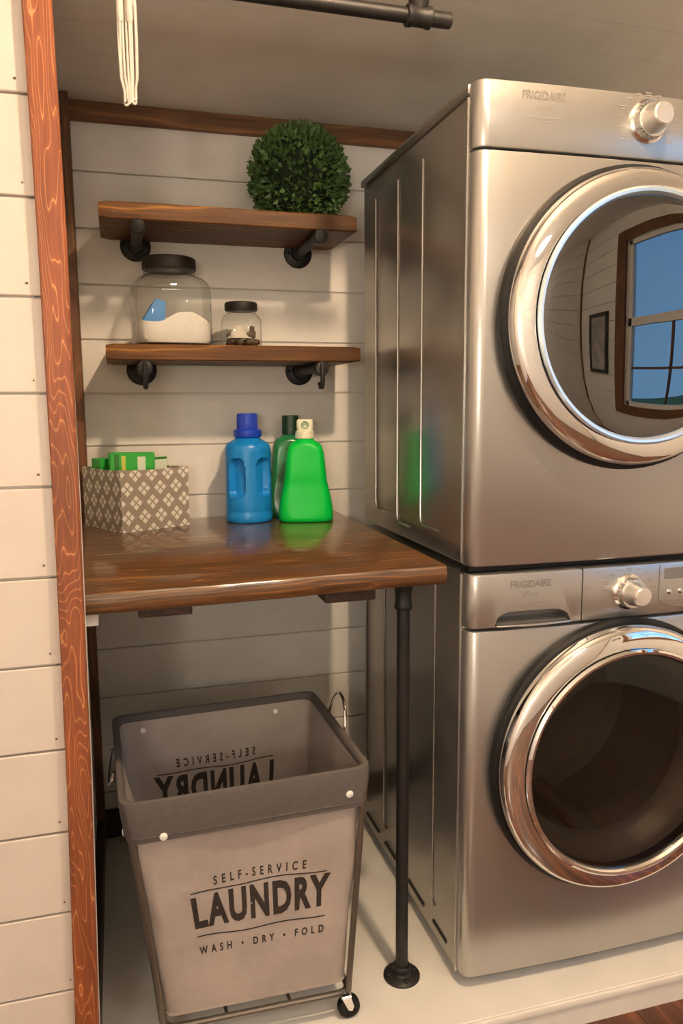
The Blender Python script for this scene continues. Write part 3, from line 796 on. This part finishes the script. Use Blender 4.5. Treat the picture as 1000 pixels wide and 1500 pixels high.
# patterned fabric box
ang = math.radians(28.6)
bx = thing('fabric_bin', 'grey patterned fabric bin with white diamonds on the countertop', 'storage bin', (-.652, .560, CZ), ang)
BW, BD, BH = .195, .198, .155
me = bpy.data.meshes.new('bin_wall')
verts = []; faces = []; uvs = []
def quad(p, uv):
    i = len(verts); verts.extend(p); faces.append((i, i+1, i+2, i+3)); uvs.extend(uv)
T = .005
def side(a, b_, ia, ib, off):
    n = 6; Lh = (Vector(b_)-Vector(a)).length
    for k in range(n):
        t0, t1 = k/n, (k+1)/n
        def P(p, q, t, z): 
            v = Vector(p).lerp(Vector(q), t); 
            return (v.x, v.y, z - (.003*math.sin(PI*t) if z > .1 else 0))
        for z0, z1 in ((0, BH/2), (BH/2, BH)):
            quad([P(a, b_, t0, z0), P(a, b_, t1, z0), P(a, b_, t1, z1), P(a, b_, t0, z1)], [(off+Lh*t0, z0), (off+Lh*t1, z0), (off+Lh*t1, z1), (off+Lh*t0, z1)])
            quad([P(ib, ia, t0, z0), P(ib, ia, t1, z0), P(ib, ia, t1, z1), P(ib, ia, t0, z1)], [(off+Lh*t0, z0), (off+Lh*t1, z0), (off+Lh*t1, z1), (off+Lh*t0, z1)])
        quad([P(a, b_, t0, BH), P(a, b_, t1, BH), P(ia, ib, t1, BH), P(ia, ib, t0, BH)], [(off+Lh*t0, BH), (off+Lh*t1, BH), (off+Lh*t1, BH+T), (off+Lh*t0, BH+T)])
o4 = [(0, 0), (BW, 0), (BW, BD), (0, BD)]; i4 = [(T, T), (BW-T, T), (BW-T, BD-T), (T, BD-T)]
for k in range(4):
    j = (k+1) % 4; side(o4[k]+(0,), o4[j]+(0,), i4[k]+(0,), i4[j]+(0,), (0, BW, BW+BD, 2*BW+BD)[k]+.006)
quad([p+(0.004,) for p in o4], [p for p in o4])
me.from_pydata(verts, [], faces); me.update()
uvl = me.uv_layers.new(name='UVMap')
for i, l_ in enumerate(me.loops): uvl.data[i].uv = uvs[l_.vertex_index]
link('bin_wall', me, BOXFABRIC, bx)
def carton(label, loc, size, rot, m, front=None):
    t = thing('green_carton', label, 'carton', loc, 0.)
    t.rotation_euler = rot
    w, d, h = size
    MB().box(-w/2, w/2, -d/2, d/2, 0, h, .0015).build('carton_body', m, t)
    for (x0, x1, z0, z1, mm) in front or []:
        MB().box(x0, x1, -d/2-.0006, -d/2+.001, z0, z1).build('printed_label', mm, t)
    return t
ca, sa = math.cos(ang), math.sin(ang)
def BX(x, y, z): return (-.652 + x*ca - y*sa, .560 + x*sa + y*ca, CZ+z)
carton('tall bright green carton with pale label standing in the fabric bin', BX(.067, .068, .006), (.112, .034, .188), (0, .02, .16), GREENCARD, [(.012, .032, .140, .178, LABELCARD), (-.028, -.018, .12, .180, YELLOWCARD), (-.046, -.034, .12, .184, GREENCARD2)])
carton('pale carton with dark green lid leaning in the right of the fabric bin', BX(.152, .088, .006), (.058, .040, .172), (0, -.03, .35), LABELCARD, [(-.0285, .0285, .166, .172, GREENCARD2)])
carton('small green carton at the left edge of the fabric bin', BX(.030, .140, .006), (.040, .050, .172), (0, 0, ang), GREENCARD)

# blue bottle
bb = thing('detergent_bottle', 'blue detergent bottle with grips and blue cap on the countertop', 'bottle', (-.3195, .672, CZ))
R0 = .0635
prof = [(.0, .93), (.004, .985), (.012, 1.0), (.024, .99), (.028, .965), (.033, .965), (.037, .985), (.05, .985), (.10, .975), (.15, .97), (.19, .97), (.200, .955), (.210, .88), (.216, .72), (.222, .56), (.228, .47), (.236, .45)]
def lerp_prof(z):
    for (a, ra), (b_, rb) in zip(prof, prof[1:]):
        if z <= b_: return ra + (rb-ra)*(z-a)/(b_-a)
    return prof[-1][1]
rings = []; nseg = 96
zs = sorted(set([p[0] for p in prof] + [.060+.003*k for k in range(44)]))
face = math.radians(-93)
for z in zs:
    ring = []
    for i in range(nseg):
        th = 2*PI*i/nseg; r = R0*lerp_prof(z)
        for cth in (face+math.radians(37), face-math.radians(37)):
            dth = (th-cth+PI) % (2*PI) - PI
            u = dth*R0/.0250; v = (z-.123)/.050
            q = max(0, 1-abs(u)**(3 if v > 0 else 5)-abs(v)**(3 if v > 0 else 7))
            r -= .019*min(1, q*3.6) if q > 0 else 0
        ring.append((r*math.cos(th), r*.92*math.sin(th), z))
    rings.append(ring)
MB().rings(rings).build('bottle_body', BLUEBODY, bb, sharp=.9)
MB().lathe([(.030, .226), (.0365, .228), (.0375, .232), (.0375, .244), (.035, .247), (.028, .248)], seg=40).build('cap_collar', BLUECAP, bb)
cap = MB().lathe([(.0265, .246), (.0275, .250), (.0265, .285), (.0255, .290), (.001, .2905)], seg=40).build('cap', BLUECAP, bb)
for k in range(30):
    a = 2*PI*k/30; MB().cyl((.0272*math.cos(a), .0272*math.sin(a), .250), (.0262*math.cos(a), .0262*math.sin(a), .286), .0012, seg=6).build('cap_rib', BLUECAP, cap)

# green bottles
def green_bottle(label, loc, rz, bodym, capm, s, spout):
    t = thing('detergent_bottle', label, 'bottle', loc, rz)
    st = [(.0, .068, .040), (.004, .0725, .044), (.014, .0735, .045), (.035, .0725, .044), (.06, .069, .042), (.085, .0635, .0405), (.10, .0595, .039), (.112, .0575, .040), (.13, .0555, .0405), (.16, .0530, .040), (.185, .0500, .038), (.203, .0445, .035), (.212, .037, .031), (.217, .026, .026), (.222, .0225, .0225)]
    rings = []
    for z, a, d in st:
        ring = []
        for i in range(56):
            th = 2*PI*i/56; c, sn = math.cos(th), math.sin(th)
            ex = 3.2 if z < .21 else 2.
            x = a*math.copysign(abs(c)**(2/ex), c); y = d*math.copysign(abs(sn)**(2/ex), sn)
            # flat waisted front face with a raised edge
            if sn < 0 and .02 < z < .19:
                q = max(0, 1-(x/(a*.74))**4); y += .0045*q
            ring.append((x*s, y*s, z*s))
        rings.append(ring)
    MB().rings(rings).build('bottle_body', bodym, t, sharp=.9)
    if spout:
        MB().lathe([(.0225*s, .221*s), (.0255*s, .223*s), (.0265*s, .228*s), (.0245*s, .242*s), (.0190*s, .246*s), (.0150*s, .247*s)], seg=32).build('neck_ring', capm, t)
        # blocky pale pouring spout with an oval opening at the front
        rings = [sq_ring(a*s, z*s, 3., 40, k) for z, a, k in ((.2445, .0205, .8), (.250, .0225, .75), (.266, .0225, .7), (.272, .0205, .66), (.2735, .016, .6))]
        MB().rings(rings).build('pour_spout', capm, t, sharp=.9)
        MB().lathe([(.0105*s, 0), (.0105*s, .004), (.0085*s, .0045), (.0075*s, .002), (.0005, .0018)], (0, -.0145*s, .259*s), (0, -1, 0), 24).build('spout_opening', SPOUTHOLE, t)
    else:
        MB().lathe([(.0215*s, .221*s), (.0230*s, .223*s), (.0225*s, .268*s), (.0215*s, .274*s), (.001, .2745*s)], seg=32).build('cap', capm, t)
    return t
gb = green_bottle('bright green detergent bottle with pale pouring spout on the countertop', (-.172, .628, CZ), -.20, GREENBODY, SPOUT, 1.0, True)
gb2 = green_bottle('dark green bottle with dark cap behind the bright green detergent bottle', (-.186, .747, CZ), -.12, GREENDARK, GREENCAP, 1.03, False)

# ------------------------------------------------------------------ laundry hamper on wheels
HZ = .545
hm = thing('laundry_hamper', 'canvas laundry hamper with grey rim and printed lettering on the floor', 'laundry hamper')
TC = [Vector((-.676, -.070, HZ)), Vector((-.211, -.050, HZ)), Vector((-.224, .372, HZ)), Vector((-.690, .345, HZ))]       # rim corners, front-left round to back-left
zb0 = .085
BC = [Vector((-.622, -.028, zb0)), Vector((-.247, -.034, zb0)), Vector((-.265, .315, zb0)), Vector((-.640, .300, zb0))]
def rounded(c4, r, n=6, z=None):
    out = []; m = len(c4)
    for k in range(4):
        p = c4[k]; a = (c4[k-1]-p).normalized(); b_ = (c4[(k+1) % 4]-p).normalized()
        p0 = p+a*r; p1 = p+b_*r
        for i in range(n+1):
            t = i/n; out.append(p0*(1-t)**2 + p*2*t*(1-t) + p1*t*t)
        e = c4[(k+1) % 4] - b_*r*0
        q1 = c4[(k+1) % 4] + (p-c4[(k+1) % 4]).normalized()*r
        for i in range(1, 8): out.append(p1.lerp(q1, i/8))
    return out
def lvl(t, inset=0., sag=0.):
    c = sum(TC, Vector())/4
    out = []
    for a, b_ in zip(TC, BC):
        p = a.lerp(b_, t); ctr = (sum(TC, Vector())/4).lerp(sum(BC, Vector())/4, t)
        d = (ctr-p); d.z = 0; out.append(p + d.normalized()*inset*1.3)
    return out
def bagring(t, inset):
    ring = rounded(lvl(t, inset), .030)
    ctr = (sum(TC, Vector())/4).lerp(sum(BC, Vector())/4, t)
    out = []
    for i, p in enumerate(ring):
        # canvas sags inwards a little between the frame posts, with soft folds
        e = abs(((i % 14)-10)/4.) ; mid = max(0, 1-e*e) if (i % 14) >= 6 else 0
        d = (ctr-p); d.z = 0; d.normalize()
        fold = (.0022*math.sin(i*1.1+t*9) + .0022*math.sin(i*.57-t*14+1))*math.sin(PI*min(1, t*1.05))
        out.append(p + d*(.010*mid*math.sin(PI*min(1, t*1.1)) + fold))
    return out
bag = MB()
tl = [0.026, .08, .16, .26, .36, .46, .56, .66, .76, .86, .94, 1.]
bag.rings([bagring(t, .006) for t in tl] + [[p*1. for p in bagring(t, .0085)] for t in reversed(tl)], False, False)
bt = bagring(1., .006)
bagO = bag.build('canvas_bag', CANVAS, hm, sharp=1.2)
b = MB(); fl_ = [p.copy() for p in bagring(1., .004)]
b.rings([[Vector((p.x, p.y, zb0+.002)) for p in fl_], [Vector((p.x, p.y, zb0-.002)) for p in fl_]]); b.build('bag_bottom', CANVAS, hm)
# rim band folded over the top tube
def rim(t, off): 
    return rounded(lvl(t, -off), .030)
def up(r, dz): return [Vector((p.x, p.y, p.z+dz)) for p in r]
b = MB()
tb = .165
b.rings([rim(tb, .002), rim(tb, .0045), rim(tb*.5, .006), rim(.015, .006), up(rim(0, .004), .004), up(rim(0, -.002), .006), up(rim(0, -.008), .003), rim(.012, -.0095), rim(.022, -.0095), rim(.022, -.007), rim(.012, -.006), rim(tb*.5, .002), rim(tb, .002)], False, False)
band = b.build('rim_band', BAND, hm, sharp=1.0)
# seam line along the lower edge of the band
b = MB(); b.tube([p for p in rim(tb*.86, .0056)], .0009, 5, True); b.build('band_seam', BAND, band)
# frame: four corner posts, base ring
b0 = [Vector((p.x, p.y, .062)) for p in [BC[k].lerp(TC[k], -.05) for k in range(4)]]
for k in range(4):
    ctr = sum(TC, Vector())/4
    d = Vector((TC[k].x-ctr.x, TC[k].y-ctr.y, 0)).normalized()
    MB().cyl(TC[k]-d*.010+Vector((0, 0, -.004)), b0[k]-d*.004, .0065, seg=12).build('corner_post', FRAMEMETAL, hm)
b = MB(); b.tube([p-Vector((0, 0, 0)) for p in rounded(b0, .03)], .0062, 10, True); b.build('base_frame', FRAMEMETAL, hm)
for a, c in ((0, 2),):
    pass
for f in (.33, .67):
    MB().cyl(b0[0].lerp(b0[1], f), b0[3].lerp(b0[2], f), .0035, seg=10).build('base_wire', FRAMEMETAL, hm)
for k in range(4):
    p = b0[k]; ctr = sum(b0, Vector())/4; d = (ctr-p); d.z = 0; p = p + d.normalized()*.012
    cs = MB(); cs.lathe([(.004, .054), (.004, .066)], (p.x, p.y, 0), seg=10); cs.box(p.x-.010, p.x+.012, p.y-.014, p.y+.014, .0485, .055, .002)
    for sy_ in (-1, 1): cs.rings([[(x, p.y+sy_*.013+e, z) for x, z in ((p.x-.008, .050), (p.x+.010, .050), (p.x+.016, .030), (p.x+.012, .021), (p.x+.004, .024))] for e in (-.0012, .0012)])
    co = cs.build('caster', KNOBCHROME, hm)
    wh = MB().lathe([(.014, -.0095), (.018, -.0105), (.0225, -.008), (.0235, 0), (.0225, .008), (.018, .0105), (.014, .0095)], (p.x+.008, p.y, .0237), (0, 1, 0), 28).build('caster_wheel', BLACK, co)
# snaps on the band
def on_front(x, z, off):
    """point on the front face of the band"""
    t = (HZ-z)/(HZ-zb0); c = lvl(t, -off); f = (x-c[0].x)/(c[1].x-c[0].x)
    return c[0].lerp(c[1], f)
fn = Vector((0, -1, -.05)).normalized()
for x, z in ((-.606, .478), (-.254, .500)):
    p = on_front(x, z, .006); MB().lathe([(.0072, -.002), (.0072, .0015), (.005, .0030), (.0005, .0034)], p, fn, 18).build('snap', SNAP, band)
for x, z in ((-.628, .512), (-.318, .514)):
    c = lvl((HZ-z)/(HZ-zb0), .0095); f = (x-c[3].x)/(c[2].x-c[3].x); p = c[3].lerp(c[2], f)
    MB().lathe([(.0060, -.001), (.0060, .0015), (.004, .0028), (.0005, .003)], p, (0, -1, .15), 16).build('snap', SNAP, bagO)
c = lvl(.16, -.006); p = c[0].lerp(c[3], .12); MB().lathe([(.0065, -.002), (.0065, .0015), (.0045, .003), (.0005, .0034)], p, (-1, 0, 0), 16).build('snap', SNAP, band)
# ring handles at both sides
for a, b_, s in ((1, 2, 1), (0, 3, -1)):
    p = TC[a].lerp(TC[b_], .45); q = TC[a].lerp(TC[b_], .72)
    dirv = (q-p); Lh = dirv.length; dirv.normalize(); out = Vector((s, 0, 0))
    pts = []
    for k in range(17):
        ang_ = PI*k/16
        pts.append(p + dirv*(Lh/2 - Lh/2*math.cos(ang_)) + out*(.009+.010*math.sin(ang_)) + Vector((0, 0, -.012+(.070 if s > 0 else .012)*math.sin(ang_))))
    if s < 0:
        pts = [p + dirv*(Lh/2 - Lh/2*math.cos(PI*k/16)) + out*(.008+.012*math.sin(PI*k/16)) + Vector((0, 0, -.020-.045*math.sin(PI*k/16))) for k in range(17)]
    MB().tube(pts, .0034, 10).build('side_handle', KNOBCHROME, hm)
# lettering: follows the front of the bag, and shows mirrored on the inside of the back
def bag_pt(side_, f, z, off):
    t = (HZ-z)/(HZ-zb0); r = bagring(t, .006 if off >= 0 else .0085)
    # edge points: front edge = indices 6..14
    k0 = 6 if side_ == 'front' else 34
    s_ = f*8; i = int(max(0, min(7, math.floor(s_)))); w = s_-i
    nxt = (k0+i+1) % 56
    p = r[(k0+i) % 56].lerp(r[nxt], w)
    if side_ == 'front': p = p + Vector((0, -1, 0))*off
    else: p = p + Vector((0, -1, 0))*abs(off)
    return p
xc, half = -.424, .20
def front_map(u, v, zc_):
    return bag_pt('front', .5 + (u+.013)/.36, zc_+v, .0010)
def back_map(u, v, zc_):
    # seen from inside the words run backwards
    return bag_pt('back', .5 + (u+.01)/.36, zc_+v, -.0012)
def lettering(mp, holder_, zs, name):
    for s, size, bold, xs, sp_, z in (('SELF-SERVICE', .026, .0007, .62, 2.05, zs[0]), ('LAUNDRY', .091, .0040, .60, 1.18, zs[1]), ('WASH \u2022 DRY \u2022 FOLD', .0225, .0007, .70, 2.0, zs[2])):
        me = text_mesh(s, size, bold, xs, sp_)
        place_text(me, lambda u, v: mp(u, v, z), LETTER, name, holder_)
    for z, up_ in ((zs[3], 1), (zs[4], -1)):
        b = MB(); n = 40
        for k in range(n):
            ua, ub = -.137+.274*k/n, -.137+.274*(k+1)/n
            def wv(u): return .0022*math.sin(u*38)
            q = [mp(ua, wv(ua)-.0013, z), mp(ub, wv(ub)-.0013, z), mp(ub, wv(ub)+.0013, z), mp(ua, wv(ua)+.0013, z)]
            b.bm.faces.new([b.bm.verts.new(p) for p in q])
        b.build('lettering_rule', LETTER, holder_)
lettering(front_map, bagO, (.357, .293, .212, .339, .242), 'printed_lettering')
lettering(back_map, bagO, (.428, .362, .288, .408, .315), 'printed_lettering')
